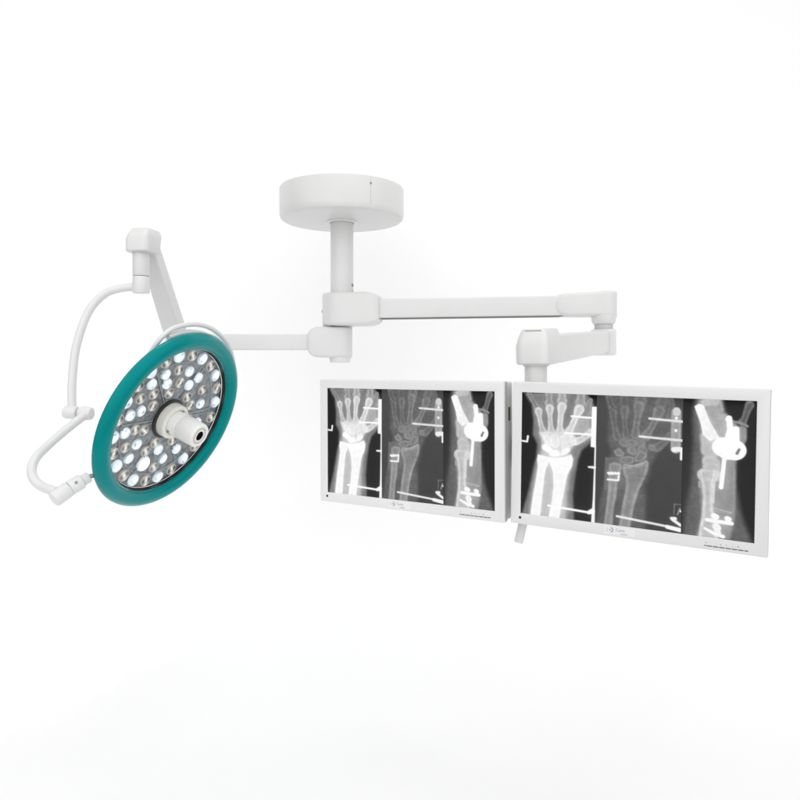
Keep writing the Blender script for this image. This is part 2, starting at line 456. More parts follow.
def led_mesh(kind, r, seed):
    """cup, lens dome with its moulded facets; colour attribute 'tone' is the lens pattern with painted glints, edge shading and reflections"""
    rnd = random.Random(seed)
    bm = B(); n = 36
    lay = bm.verts.layers.float_color.new('tone')
    rad = [0, .12, .24, .36, .48, .60, .72, .82, .90, .97, 1.03, 1.06]
    hh = [.30, .295, .28, .25, .22, .21, .23, .27, .30, .26, .10, -.12]
    ph = rnd.uniform(0, 6.28); ph2 = rnd.uniform(0, 6.28); ph3 = rnd.uniform(0, 6.28); s1, s2, s3 = rnd.uniform(.25, .55), rnd.uniform(.2, .5), rnd.uniform(.1, .45); jit = rnd.uniform(-.5, .5); bw = rnd.uniform(.92, 1.12)
    rings = []
    for q, h in zip(rad, hh):
        ring = []
        for k in range(1 if q == 0 else n):
            a = 2 * math.pi * k / n
            vtx = bm.verts.new((q * r * math.cos(a), q * r * math.sin(a), h * r))
            if kind == 'cool':
                c = [0.84, 0.93, 1.0]
                w1 = max(0, math.cos(a - ph)) ** 3 * s1 + max(0, math.cos(a - ph2)) ** 4 * s2 + max(0, math.cos(a - ph2 - 2.2)) ** 6 * s3
                f = 1.06 + 0.5 * math.exp(-(q / .17) ** 2) - w1 * math.exp(-((q - 0.52) / 0.22) ** 2)  # bright centre is a glint painted into the tone
                if q > 0.66: f *= 1 - (0.25 + 0.45 * (0.5 + 0.5 * math.cos(a - ph3))) * min(1, (q - .66) / .3)  # edge shading painted in, deeper on one side
                f *= rnd.uniform(.90, 1.06)
                c = [c[0] * (0.86 + 0.14 * min(f, 1)), c[1] * (0.95 + .05 * min(f, 1)), c[2]]
            else:
                c = [0.93, 0.90, 0.84]
                bow = abs(math.cos(a - 0.5 - jit)) ** 1.2        # reflector's bow-tie reflection painted in: dark wedges either side of a bright band
                if q < 0.16: f = 1.35
                elif q < 0.86: f = 1.15 - bw * bow * min(1, (q - .1) / .35)
                else: f = 0.70 - 0.3 * (q - .86) / .2
                f *= rnd.uniform(.78, 1.16)
                c = [c[0], c[1] * (0.94 + .06 * min(f, 1)), c[2] * (0.88 + 0.12 * min(f, 1))]
            vtx[lay] = (c[0] * f, c[1] * f, c[2] * f, 1)
            ring.append(vtx)
        rings.append(ring)
    for a, b_ in zip(rings, rings[1:]):
        for k in range(n):
            j = (k + 1) % n
            if len(a) == 1: bm.faces.new((a[0], b_[k], b_[j]))
            else: bm.faces.new((a[k], a[j], b_[j], b_[k]))
    bmesh.ops.recalc_face_normals(bm, faces=bm.faces)
    me = bpy.data.meshes.new(kind + '_led'); bm.to_mesh(me); bm.free()
    for p in me.polygons: p.use_smooth = True
    me.materials.append(M['led_' + kind])
    return me


LEDM = {(k, s): [led_mesh(k, s, i * 7 + 1) for i in range(8)] for k in ('cool', 'warm') for s in (0.0202, 0.0178)}
leds = []
for k in range(12):
    leds.append((0.217, 12 + 30 * k, 'cool', 0.0202)); leds.append((0.217, 27 + 30 * k, 'warm', 0.0202))
for r, a, k in [(.143, 18, 'c'), (.094, 27, 'w'), (.152, 39, 'w'), (.090, 53, 'w'), (.160, 60, 'c'), (.122, 68, 'c'),
                (.164, 81, 'c'), (.124, 92, 'w'), (.170, 100, 'w'), (.097, 113, 'w'), (.135, 116, 'c'), (.173, 117.5, 'c'),
                (.174, 136, 'c'), (.138, 140, 'w'), (.172, 154, 'w'), (.105, 152, 'w'), (.139, 166, 'c'), (.174, 172.5, 'c'),
                (.137, 191.5, 'w'), (.173, 192, 'c'), (.101, 199, 'w'), (.173, 209, 'w'), (.130, 217, 'c'), (.172, 226, 'c'),
                (.122, 242, 'w'), (.086, 252, 'w'), (.110, 272, 'c'), (.151, 284.5, 'c'), (.172, 272, 'w'),
                (.098, 303, 'w'), (.150, 308, 'c'), (.170, 330, 'w'), (.120, 332, 'c'), (.155, 350, 'c'), (.100, 355, 'w')]:
    leds.append((r, a, 'cool' if k == 'c' else 'warm', 0.0178))
X_, Y_, Z_ = u_, v_, n_
for i, (r, a, k, s) in enumerate(leds):
    o = bpy.data.objects.new('led_lens', LEDM[(k, s)][random.randrange(8)]); COL.objects.link(o)
    p = lp(r, a, FH + 0.001) - LC
    rot = random.uniform(-0.35, 0.35) + (0 if k == 'warm' else random.uniform(0, 6.28))
    mt = Matrix((u_, v_, n_)).transposed().to_4x4() @ Matrix.Rotation(rot, 4, 'Z')
    o.matrix_basis = Matrix.Translation(p) @ mt
    o.parent = face
# one lens burning out to white
bm = B(); lay = bm.verts.layers.float_color.new('tone')
lathe(bm, lp(.160, 253.5, FH + 0.001), n_, [(0.0265, -0.002), (0.0258, 0.002), (0.0235, 0.005), (0.018, 0.009), (0.012, 0.011), (0.006, 0.012), (0, 0.0123)], 36)
for vtx in bm.verts:
    q = (vtx.co - lp(.160, 253.5, FH + 0.001)).length
    g = 1.0 if q < .0125 else max(0.26, 1.0 - (q - .0125) / .0165)
    vtx[lay] = (g * .93, g * .98, g * 1.02, 1)
build('led_lens', bm, M['led_hot'], face, 60, label='brightest lens, glowing pure white')
# clear cover plate
bm = B(); lathe(bm, LC, n_, [(0.2390, -0.0062), (0.067, -0.0062)], 128)
build('cover_glass', bm, M['cover'], lamp, 60)
# sterile grip
bm = B(); lathe(bm, LC, n_, [(0.066, FH - 0.003), (0.0665, FH + 0.001), (0.0645, FH + 0.007), (0.062, FH + 0.008), (0.055, FH + 0.008)], 64)
build('grip_shadow_ring', bm, M['black'], lamp, 40)  # black ring puts the grip base's shadow into colour
bm = B(); lathe(bm, LC, n_, [(0.057, -0.010), (0.057, 0.012), (0.0555, 0.017), (0.051, 0.0195), (0.044, 0.020), (0.042, 0.0195), (0.042, 0.010)], 64)
gb = build('grip_ring', bm, M['handle2'], lamp, 40)
bm = B(); lathe(bm, LC, n_, [(0.0405, 0.012), (0.0405, 0.046), (0.0395, 0.0475), (0.0375, 0.048), (0.0375, 0.050), (0.0395, 0.051), (0.0400, 0.053), (0.0395, 0.112), (0.0385, 0.1165), (0.0360, 0.119), (0.0300, 0.1195), (0.0285, 0.1185), (0.0275, 0.1170), (0.0215, 0.1170), (0.0195, 0.119), (0.0170, 0.1195), (0.0150, 0.118)], 64)
grip = build('grip', bm, M['handle'], lamp, 40)
bm = B(); lathe(bm, LC, n_, [(0.0155, 0.1185), (0.0150, 0.106), (0.0, 0.106)], 40)
build('camera_lens', bm, M['black'], grip, 40)
bm = B(); lathe(bm, LC, n_, [(0.0290, 0.1172), (0.0205, 0.1172), (0.0205, 0.1180), (0.0290, 0.1180)], 40, True)
build('grip_groove', bm, M['grey'], grip, 40)
for a in (215, 80):
    p = lp(0.0405, a, 0.026); d = (lp(1, a, 0) - LC).normalized()
    bm = B(); cyl(bm, p - d * 0.002, p + d * 0.004, 0.004, 0.001, 16); build('screw', bm, M['screw'], gb)
# curved suspension
bm = B(); cyl(bm, W(TX, TY, 0.3035), W(TX, TY, 0.247), 0.0277, 0.002, 48)
build('swivel_sleeve', bm, M['white2'], lamp)
UP = [W(TX - 0.010, TY, 0.270), W(-0.943, 2.345, 0.263), W(-0.990, 2.335, 0.245), W(-1.031, 2.32, 0.197), W(-1.053, 2.30, 0.130), W(-1.0655, 2.28, 0.050), W(-1.0660, 2.26, -0.040), W(-1.063, 2.25, -0.100), W(-1.058, 2.243, -0.145)]
bm = B(); tube(bm, UP, lambda t: 0.0135, 28, 10)
build('upper_yoke', bm, M['white2'], lamp)
J = W(-1.028, 2.235, -0.150)
ax = Vector((0.97, -0.10, -0.05)).normalized()
bm = B(); cyl(bm, J - ax * 0.055, J - ax * 0.008, 0.0215, 0.008, 40)
build('yoke_joint', bm, M['white2'], lamp)
bm = B(); cyl(bm, J - ax * 0.006, J + ax * 0.042, 0.0222, 0.012, 40)
build('yoke_joint', bm, M['white2'], lamp)
LOW = [W(-1.006, 2.225, -0.154), W(-1.020, 2.190, -0.174), W(-1.044, 2.150, -0.205), W(-1.063, 2.100, -0.238), W(-1.073, 2.050, -0.268), W(-1.071, 2.020, -0.299), W(-1.048, 1.990, -0.324), W(-1.015, 1.970, -0.341), W(-0.980, 1.950, -0.347), W(-0.958, 1.940, -0.350)]
bm = B(); tube(bm, LOW, 0.0135, 28, 10)
build('lower_yoke', bm, M['white2'], lamp)
pa, pm, pb, pc = lp(0.412, 214, -0.032), lp(0.362, 214, -0.030), lp(0.323, 214, -0.024), lp(0.284, 214, -0.012)
bm = B(); cyl(bm, pa, pm, 0.0232, 0.004, 40)
piv = build('pivot_barrel', bm, M['white2'], lamp)
pd = (pb - pm).normalized()
bm = B(); cyl(bm, pm + pd * 0.0012, pb, 0.0222, 0.003, 40)
build('pivot_collar', bm, M['white2'], piv)
bm = B(); cyl(bm, pb - pd * 0.002, pb + pd * 0.022, 0.0165, 0.003, 32)
build('pivot_neck', bm, M['white'], piv)
bm = B(); cyl(bm, pb + pd * 0.02, pc, 0.007, 0.001, 20)
build('pivot_pin', bm, M['screw'], piv)
sd = (Vector((0.25, -0.92, 0.28))); sd = (sd - pd * sd.dot(pd)).normalized()
ps = (pm + pb) / 2
bm = B(); cyl(bm, ps + sd * 0.020, ps + sd * 0.0235, 0.0045, 0.001, 16)
build('screw', bm, M['screw'], piv)
HP = [lp(r, a, h) for r, a, h in [(.300, 20, -.030), (.316, 27, -.030), (.322, 36, -.030), (.320, 50, -.030), (.316, 65, -.030), (.3155, 80, -.030), (.314, 94, -.030), (.311, 107, -.030), (.299, 114.5, -.031), (.281, 119, -.035), (.258, 122.5, -.042), (.230, 126, -.054)]]
bm = B(); tube(bm, HP, 0.0078, 20, 8)
build('grab_bar', bm, M['white2'], lamp)
bm = B(); tube(bm, [lp(.289, a, -.026) for a in (40, 55, 70, 85, 100, 112)], 0.009, 20, 6)
build('grab_bar_base', bm, M['white2'], lamp)

# ------------------------------------------------------------------ monitors
NW, NH = 640, 400
AS = 1.6
XF = [
('P',1,[(0.014,0.0065),(0.0771,0.1),(0.0915,0.2365),(0.088,0.3468),(0.1239,0.4174),(0.1179,0.5279),(0.099,0.595),(0.0651,0.7832),(0.0043,1.0327),(0.413,1.0132),(0.4023,0.7989),(0.4173,0.6451),(0.4366,0.5183),(0.4606,0.4442),(0.5132,0.3868),(0.537,0.3322),(0.5504,0.1035),(0.5336,0.0519),(0.4923,-0.0121)],0.5,0.03),
('P',1,[(0.1296,0.5554),(0.1003,0.7423),(0.0672,1.0241),(0.354,1.0033),(0.3603,0.8039),(0.3752,0.6225),(0.3991,0.5128),(0.3137,0.3945),(0.1676,0.4059)],0.77,0.045),
('P',1,[(0.1407,0.3247),(0.1682,0.4686),(0.2292,0.4998),(0.3569,0.4797),(0.4145,0.3946),(0.3969,0.3069),(0.3127,0.2948),(0.2101,0.3018)],0.8,0.035),
('P',1,[(0.3955,0.1824),(0.5108,0.1758),(0.5203,0.2983),(0.3971,0.3247)],0.68,0.03),
('B',1,[(0.0541,0.0095,0.0183),(0.0856,0.0631,0.0183),(0.1196,0.1235,0.0255)],0.66,0.48,0.006),
('B',1,[(0.1303,0.1476,0.031),(0.1396,0.2063,0.0182),(0.1533,0.2692,0.02),(0.1713,0.3272,0.0328)],0.86,0.72,0.006),
('B',1,[(0.2098,0.0079,0.0289),(0.212,0.0484,0.0253),(0.2123,0.0827,0.0361)],0.72,0.55,0.006),
('B',1,[(0.217,0.1204,0.0334),(0.2202,0.188,0.019),(0.2252,0.2555,0.0199),(0.2318,0.3139,0.0298)],0.9,0.76,0.006),
('B',1,[(0.3114,0.0039,0.0304),(0.31,0.0307,0.0304),(0.3102,0.0549,0.042)],0.78,0.62,0.006),
('B',1,[(0.3107,0.1022,0.0367),(0.3013,0.1789,0.0224),(0.297,0.2509,0.0215),(0.3002,0.3181,0.0359)],0.93,0.8,0.006),
('B',1,[(0.4515,0.0027,0.0317),(0.4494,0.0381,0.0335),(0.4464,0.0664,0.0415)],0.76,0.6,0.006),
('B',1,[(0.4404,0.1179,0.0389),(0.4139,0.1858,0.0239),(0.3863,0.2542,0.024),(0.3593,0.314,0.0339)],0.95,0.82,0.006),
('B',1,[(0.5214,0.0437,0.0175),(0.5057,0.0882,0.0211),(0.5062,0.1365,0.0246)],0.66,0.52,0.006),
('B',1,[(0.4143,0.3768,0.032),(0.4678,0.3506,0.0248),(0.5243,0.2936,0.0281)],0.9,0.8,0.006),
('Q',1,[(0.145,0.3244),(0.1929,0.3166),(0.2533,0.3169),(0.3297,0.3044),(0.397,0.3158),(0.4225,0.3673),(0.3897,0.4099),(0.3734,0.4515),(0.3147,0.4906),(0.2551,0.503),(0.2162,0.4873),(0.1855,0.449),(0.1762,0.386)],0.9,0.84,0.03,0.02,0.004),
('Q',1,[(0.1754,0.3562),(0.2023,0.3436),(0.231,0.3804),(0.2243,0.4163),(0.1921,0.3905)],0.96,0.91,0.014,0.02,0.009),
('Q',1,[(0.2338,0.3483),(0.2759,0.3382),(0.294,0.4001),(0.2664,0.4375),(0.238,0.4186)],0.96,0.91,0.014,0.02,0.009),
('Q',1,[(0.3051,0.3448),(0.3465,0.3243),(0.3879,0.3387),(0.3678,0.382),(0.3196,0.3998)],0.96,0.91,0.014,0.02,0.009),
('Q',1,[(0.3777,0.3808),(0.4117,0.3643),(0.4188,0.3846),(0.3951,0.4039)],0.96,0.91,0.014,0.02,0.009),
('Q',1,[(0.3154,0.4098),(0.3568,0.3961),(0.3674,0.4232),(0.3261,0.444)],0.96,0.91,0.014,0.02,0.009),
('Q',1,[(0.167,0.4324),(0.1905,0.4198),(0.2355,0.453),(0.2123,0.4762),(0.1693,0.4514)],1,1,0.01,0.014,0.008),
('Q',1,[(0.2223,0.4978),(0.2474,0.4674),(0.2853,0.4606),(0.294,0.4951),(0.2562,0.5047)],1,1,0.01,0.014,0.008),
('Q',1,[(0.3109,0.488),(0.3203,0.4577),(0.3589,0.4349),(0.3687,0.4502),(0.34,0.482)],1,1,0.01,0.014,0.008),
('Q',1,[(0.1268,0.5454),(0.1336,0.5082),(0.1642,0.5101),(0.2191,0.5207),(0.2143,0.5603),(0.1913,0.6126),(0.179,0.6869),(0.1759,0.734),(0.1671,0.8267),(0.1513,1.0127),(0.0779,1.0227),(0.1011,0.8345),(0.1246,0.6844),(0.1344,0.6008)],1,0.985,0.02,0.012,0.004),
('Q',1,[(0.2175,0.5372),(0.2225,0.5186),(0.2724,0.5214),(0.3403,0.5063),(0.3838,0.4846),(0.3967,0.521),(0.3889,0.5753),(0.3586,0.6411),(0.3489,0.6791),(0.3347,0.7798),(0.3121,0.9002),(0.2964,1.0294),(0.2213,1.0215),(0.2466,0.8629),(0.2576,0.7524),(0.2521,0.6349),(0.23,0.578)],1,0.985,0.02,0.012,0.004),
('B',1,[(0.3241,0.5826,0.0027),(0.379,0.5818,0.0036)],0.86,0.86,0.01),
('B',1,[(0.383,0.1769,0.008),(0.5514,0.1822,0.0079)],1,1,0.004),
('B',1,[(0.3383,0.3136,0.0081),(0.553,0.3126,0.0079)],1,1,0.004),
('P',1,[(0.5325,0.0939),(0.568,0.0922),(0.5655,0.4134),(0.5265,0.4087)],1,0.004),
('B',1,[(0.5613,0.4006,0.0061),(0.5593,0.5688,0.0062),(0.557,0.7807,0.0079),(0.5516,1.0116,0.0133)],0.97,0.97,0.005),
('B',1,[(0.5154,0.5686,0.0071),(0.5601,0.5687,0.0114)],0.95,0.95,0.004),
('B',1,[(0.2159,0.9106,0.0091),(0.5196,0.9272,0.0089)],1,1,0.004),
('B',1,[(0.5196,0.9272,0.0142),(0.5456,0.9149,0.0212)],1,1,0.006),
('B',1,[(-0.0008,0.4013,0.0074),(0.0441,0.4052,0.0074),(0.05,0.3605,0.0083)],0.98,0.98,0.003),
('P',2,[(0.6354,0.0011),(0.6547,0.1348),(0.6486,0.3472),(0.6762,0.4415),(0.6599,0.5396),(0.6012,0.8146),(0.5677,1.0153),(0.916,1.004),(0.9196,0.6811),(0.9504,0.5083),(0.9904,0.4147),(1.0863,0.2957),(1.0902,0.0376),(1.049,-0.0158)],0.39,0.04),
('P',2,[(0.6326,0.4801),(0.755,0.4693),(0.7842,0.7155),(0.627,0.7334)],0.44,0.006),
('B',2,[(0.6514,0.01,0.025),(0.6625,0.0575,0.023),(0.6787,0.0951,0.0307)],0.46,0.38,0.006),
('B',2,[(0.6836,0.1313,0.0307),(0.6906,0.2,0.0221),(0.7002,0.2665,0.0211),(0.7139,0.3183,0.0307)],0.5,0.41,0.006),
('B',2,[(0.7574,0.0104,0.0266),(0.7615,0.0577,0.038)],0.48,0.4,0.006),
('B',2,[(0.7647,0.1022,0.0333),(0.764,0.1764,0.02),(0.7674,0.2429,0.019),(0.7769,0.3042,0.0286)],0.52,0.43,0.006),
('B',2,[(0.8696,0.0122,0.0432),(0.8725,0.0346,0.0451)],0.5,0.42,0.006),
('B',2,[(0.8621,0.0727,0.0414),(0.8531,0.1523,0.0254),(0.844,0.2284,0.0227),(0.8399,0.2949,0.0341)],0.55,0.45,0.006),
('B',2,[(1.021,0.0085,0.0351),(1.0078,0.0507,0.0389)],0.5,0.42,0.006),
('B',2,[(0.9979,0.0995,0.0408),(0.9703,0.1736,0.0251),(0.9463,0.2311,0.0224),(0.9099,0.2993,0.0338)],0.55,0.45,0.006),
('B',2,[(1.0655,0.002,0.0202),(1.0784,0.0566,0.0221),(1.0636,0.1403,0.024)],0.47,0.41,0.006),
('B',2,[(0.9857,0.3778,0.0336),(1.0302,0.337,0.026),(1.0739,0.2781,0.0277)],0.5,0.43,0.006),
('B',2,[(0.7578,0.3543,0.0341),(0.7665,0.3612,0.0321)],0.55,0.48,0.012),
('B',2,[(0.8161,0.3545,0.0339),(0.8247,0.3614,0.0319)],0.55,0.48,0.012),
('B',2,[(0.8143,0.4117,0.0339),(0.8229,0.4186,0.0319)],0.55,0.48,0.012),
('B',2,[(0.8727,0.3454,0.0321),(0.8813,0.3523,0.0302)],0.55,0.48,0.012),
('B',2,[(0.9485,0.377,0.0239),(0.9569,0.3839,0.0225)],0.55,0.48,0.012),
('B',2,[(0.8862,0.401,0.0353),(0.8947,0.4078,0.0332)],0.55,0.48,0.012),
('Q',2,[(0.7038,0.4308),(0.7299,0.4091),(0.7559,0.4428),(0.7476,0.4599),(0.7134,0.4555)],0.58,0.49,0.016,0.014,0.01),
('Q',2,[(0.7413,0.5022),(0.7537,0.4734),(0.7959,0.4659),(0.8254,0.4707),(0.8217,0.5022),(0.7825,0.5133)],0.58,0.49,0.016,0.014,0.01),
('Q',2,[(0.8436,0.4873),(0.8474,0.4633),(0.8745,0.4151),(0.9105,0.4283),(0.9108,0.4517),(0.8824,0.4838)],0.58,0.49,0.016,0.014,0.01),
('Q',2,[(0.6625,0.5336),(0.6904,0.5165),(0.7427,0.5231),(0.7492,0.5561),(0.719,0.6361),(0.7153,0.7523),(0.6951,0.8807),(0.6881,1.0177),(0.6306,1.021),(0.6505,0.8378),(0.6603,0.7102),(0.6611,0.6325)],0.62,0.54,0.026,0.01,0.004),
('Q',2,[(0.7586,0.5408),(0.8074,0.5313),(0.8668,0.5162),(0.9167,0.4794),(0.9303,0.4961),(0.9262,0.5577),(0.9021,0.6263),(0.8695,0.7057),(0.8373,0.8335),(0.8074,1.0198),(0.738,1.0154),(0.764,0.814),(0.784,0.6963),(0.7787,0.6298),(0.7609,0.5837)],0.62,0.53,0.028,0.01,0.004),
('B',2,[(0.808,0.5694,0.0038),(0.893,0.5799,0.0038)],0.5,0.5,0.01),
('B',2,[(0.8254,0.5963,0.0038),(0.9017,0.6027,0.0038)],0.49,0.49,0.01),
('B',2,[(0.7644,0.5278,0.0057),(0.833,0.527,0.0066),(0.9085,0.4934,0.0057)],0.66,0.66,0.006),
('B',2,[(1.1089,0.1056,0.033),(1.1077,0.377,0.0332)],0.7,0.6,0.006),
('B',2,[(1.1111,0.0917,0.0238),(1.1106,0.11,0.0238)],0.84,0.84,0.008),
('B',2,[(1.1096,0.1468,0.0101),(1.1097,0.1505,0.0101)],0.97,0.97,0.004),
('B',2,[(1.1079,0.2389,0.0101),(1.1079,0.2425,0.0101)],0.97,0.97,0.004),
('B',2,[(1.0997,0.3823,0.0203),(1.1317,0.3769,0.0184)],0.95,0.95,0.006),
('B',2,[(1.1452,0.3694,0.0083),(1.1449,0.4494,0.0092)],0.97,0.97,0.004),
('B',2,[(0.9328,0.1618,0.0084),(1.1483,0.172,0.0091)],0.93,0.86,0.004),
('B',2,[(0.8704,0.3021,0.0085),(1.1474,0.3114,0.0092)],0.93,0.86,0.004),
('B',2,[(0.6563,0.601,0.0097),(0.6616,0.6063,0.0097)],0.97,0.97,0.003),
('B',2,[(0.6739,0.5992,0.0097),(0.6792,0.6045,0.0097)],0.97,0.97,0.003),
('B',2,[(0.687,0.5979,0.0097),(0.6924,0.6032,0.0096)],0.97,0.97,0.003),
('B',2,[(0.7063,0.596,0.0096),(0.7116,0.6012,0.0096)],0.97,0.97,0.003),
('B',2,[(0.7263,0.5939,0.0096),(0.7316,0.5992,0.0096)],0.97,0.97,0.003),
('B',2,[(0.6525,0.6518,0.0078),(0.7271,0.6516,0.0077),(0.7309,0.6146,0.0077)],0.95,0.95,0.003),
('B',2,[(0.722,0.9285,0.0087),(1.0644,0.959,0.0084)],0.95,0.9,0.004),
('B',2,[(1.0628,0.962,0.0149),(1.1495,0.9746,0.0157)],0.97,0.97,0.004),
('B',2,[(1.096,0.9032,0.0112),(1.1513,0.9401,0.0111)],0.95,0.95,0.004),
('B',2,[(1.0894,0.8947,0.0112),(1.112,0.8935,0.013)],0.95,0.95,0.004),
('B',2,[(1.1063,0.7901,0.0037),(1.1035,0.8649,0.0037)],0.45,0.45,0.004),
('B',2,[(1.1062,0.7864,0.0037),(1.1488,0.7848,0.0037)],0.45,0.45,0.004),
('B',2,[(1.1428,0.8133,0.0046),(1.1276,0.8617,0.0046)],0.6,0.6,0.004),
('B',2,[(1.1471,0.8313,0.0065),(1.1472,0.8359,0.0065)],0.92,0.92,0.004),
('P',3,[(1.2281,0.0023),(1.2094,0.1419),(1.2188,0.2805),(1.2099,0.5935),(1.1771,0.855),(1.1719,1.0223),(1.5912,1.012),(1.5212,0.809),(1.4838,0.5911),(1.482,0.4207),(1.5262,0.2976),(1.4084,0.0743),(1.3935,-0.0049)],0.4,0.05),
('P',3,[(1.2456,0.0015),(1.2641,0.2608),(1.2797,0.3574),(1.2787,0.5044),(1.2682,0.6602),(1.2791,0.8414),(1.2508,1.0104),(1.4577,0.997),(1.4842,0.814),(1.48,0.5915),(1.4819,0.4127),(1.5328,0.2971),(1.5374,0.1939),(1.4976,0.1886),(1.4087,0.0903),(1.3936,0.0031)],0.6,0.03),
('B',3,[(1.2912,0.0238,0.0291),(1.3461,0.0132,0.0354)],0.8,0.76,0.03),
('B',3,[(1.3665,0.0083,0.0192),(1.3847,0.0756,0.0176)],0.72,0.62,0.01),
('B',3,[(1.3409,0.102,0.0467),(1.3627,0.1732,0.0483),(1.3913,0.2518,0.0401)],0.72,0.68,0.03),
('B',3,[(1.4058,0.1145,0.0176),(1.3984,0.2673,0.0193)],0.72,0.68,0.02),
('B',3,[(1.2956,0.2748,0.0357),(1.3175,0.3381,0.0519)],0.8,0.77,0.03),
('B',3,[(1.3112,0.3711,0.0454),(1.3323,0.3937,0.0405)],0.79,0.76,0.025),
('B',3,[(1.3194,0.4476,0.0438),(1.3472,0.4572,0.0405)],0.82,0.77,0.018),
('B',3,[(1.3271,0.4916,0.0471),(1.3478,0.4896,0.0405)],0.81,0.76,0.018),
('B',3,[(1.297,0.5516,0.0505),(1.3556,0.5456,0.0454)],0.83,0.77,0.012),
('Q',3,[(1.2566,0.5293),(1.2772,0.5073),(1.3732,0.506),(1.3828,0.5302),(1.3533,0.5873),(1.3422,0.6518),(1.3474,0.7688),(1.358,0.849),(1.3864,1.0261),(1.2591,1.0367),(1.283,0.8409),(1.2886,0.7125),(1.275,0.6048)],0.84,0.72,0.03,0.012,0.004),
('B',3,[(1.3624,0.5413,0.0198),(1.3482,0.5969,0.0126),(1.3469,0.7417,0.0108)],0.88,0.84,0.008),
('B',3,[(1.2673,0.6056,0.0127),(1.2678,0.6347,0.0127)],0.68,0.66,0.006),
('B',3,[(1.4598,0.5046,0.0213),(1.4586,0.6385,0.0232),(1.4547,0.8358,0.025)],0.61,0.57,0.02),
('B',3,[(1.5571,0.0273,0.0283),(1.5416,0.0753,0.0221),(1.5294,0.1233,0.0205),(1.5168,0.1517,0.0269)],0.5,0.38,0.006),
('B',3,[(1.4502,0.1518,0.0088),(1.5036,0.1565,0.0095),(1.545,0.1792,0.0095)],0.58,0.54,0.006),
('B',3,[(1.5113,0.2115,0.0317),(1.5091,0.2672,0.0349)],0.6,0.54,0.015),
('P',3,[(1.222,0.0555),(1.2497,0.0338),(1.2812,0.0445),(1.3213,0.1597),(1.385,0.2764),(1.3203,0.3014),(1.278,0.2599),(1.2626,0.1795)],0.97,0.008),
('B',3,[(1.4065,0.339,0.0707),(1.4371,0.3486,0.0785),(1.4708,0.3538,0.0734)],1,1,0.006),
('B',3,[(1.4364,0.1287,0.0191),(1.4429,0.1922,0.0191),(1.4526,0.2793,0.0399)],1,1,0.005),
('B',3,[(1.4245,0.139,0.0112),(1.4364,0.1287,0.0175)],1,1,0.005),
('B',3,[(1.478,0.2058,0.0223),(1.4663,0.2943,0.0367)],1,1,0.005),
('B',3,[(1.5006,0.3473,0.0079),(1.4879,0.3771,0.0096)],0.38,0.38,0.006),
('B',3,[(1.3883,0.3848,0.0064),(1.3911,0.3902,0.0064)],0.8,0.8,0.006),
('B',3,[(1.4132,0.4108,0.0137),(1.4079,0.4918,0.0137),(1.3959,0.6295,0.0144)],0.99,0.98,0.004),
('B',3,[(1.3146,0.8731,0.0136),(1.3799,0.8776,0.0144),(1.4631,0.8795,0.0143)],0.99,0.98,0.006),
('B',3,[(1.3579,0.8399,0.0208),(1.3717,0.8453,0.0181)],0.99,0.98,0.006),
('B',3,[(1.4369,0.8472,0.0179),(1.446,0.8514,0.0179)],0.99,0.98,0.006),
('B',3,[(1.3714,0.9151,0.0244),(1.3792,0.9239,0.0235)],0.99,0.93,0.006),
('B',3,[(1.3026,0.9386,0.0091),(1.3586,0.9668,0.0118),(1.4137,0.9812,0.0135)],0.99,0.98,0.006),
('B',3,[(1.3772,0.9369,0.0181),(1.3876,0.9679,0.0163)],0.97,0.95,0.006),
('B',3,[(1.3553,0.7841,0.0045),(1.4616,0.8036,0.0045)],0.74,0.74,0.004),
('B',3,[(1.3633,0.8048,0.0036),(1.4543,0.8135,0.0036)],0.68,0.68,0.004),
]


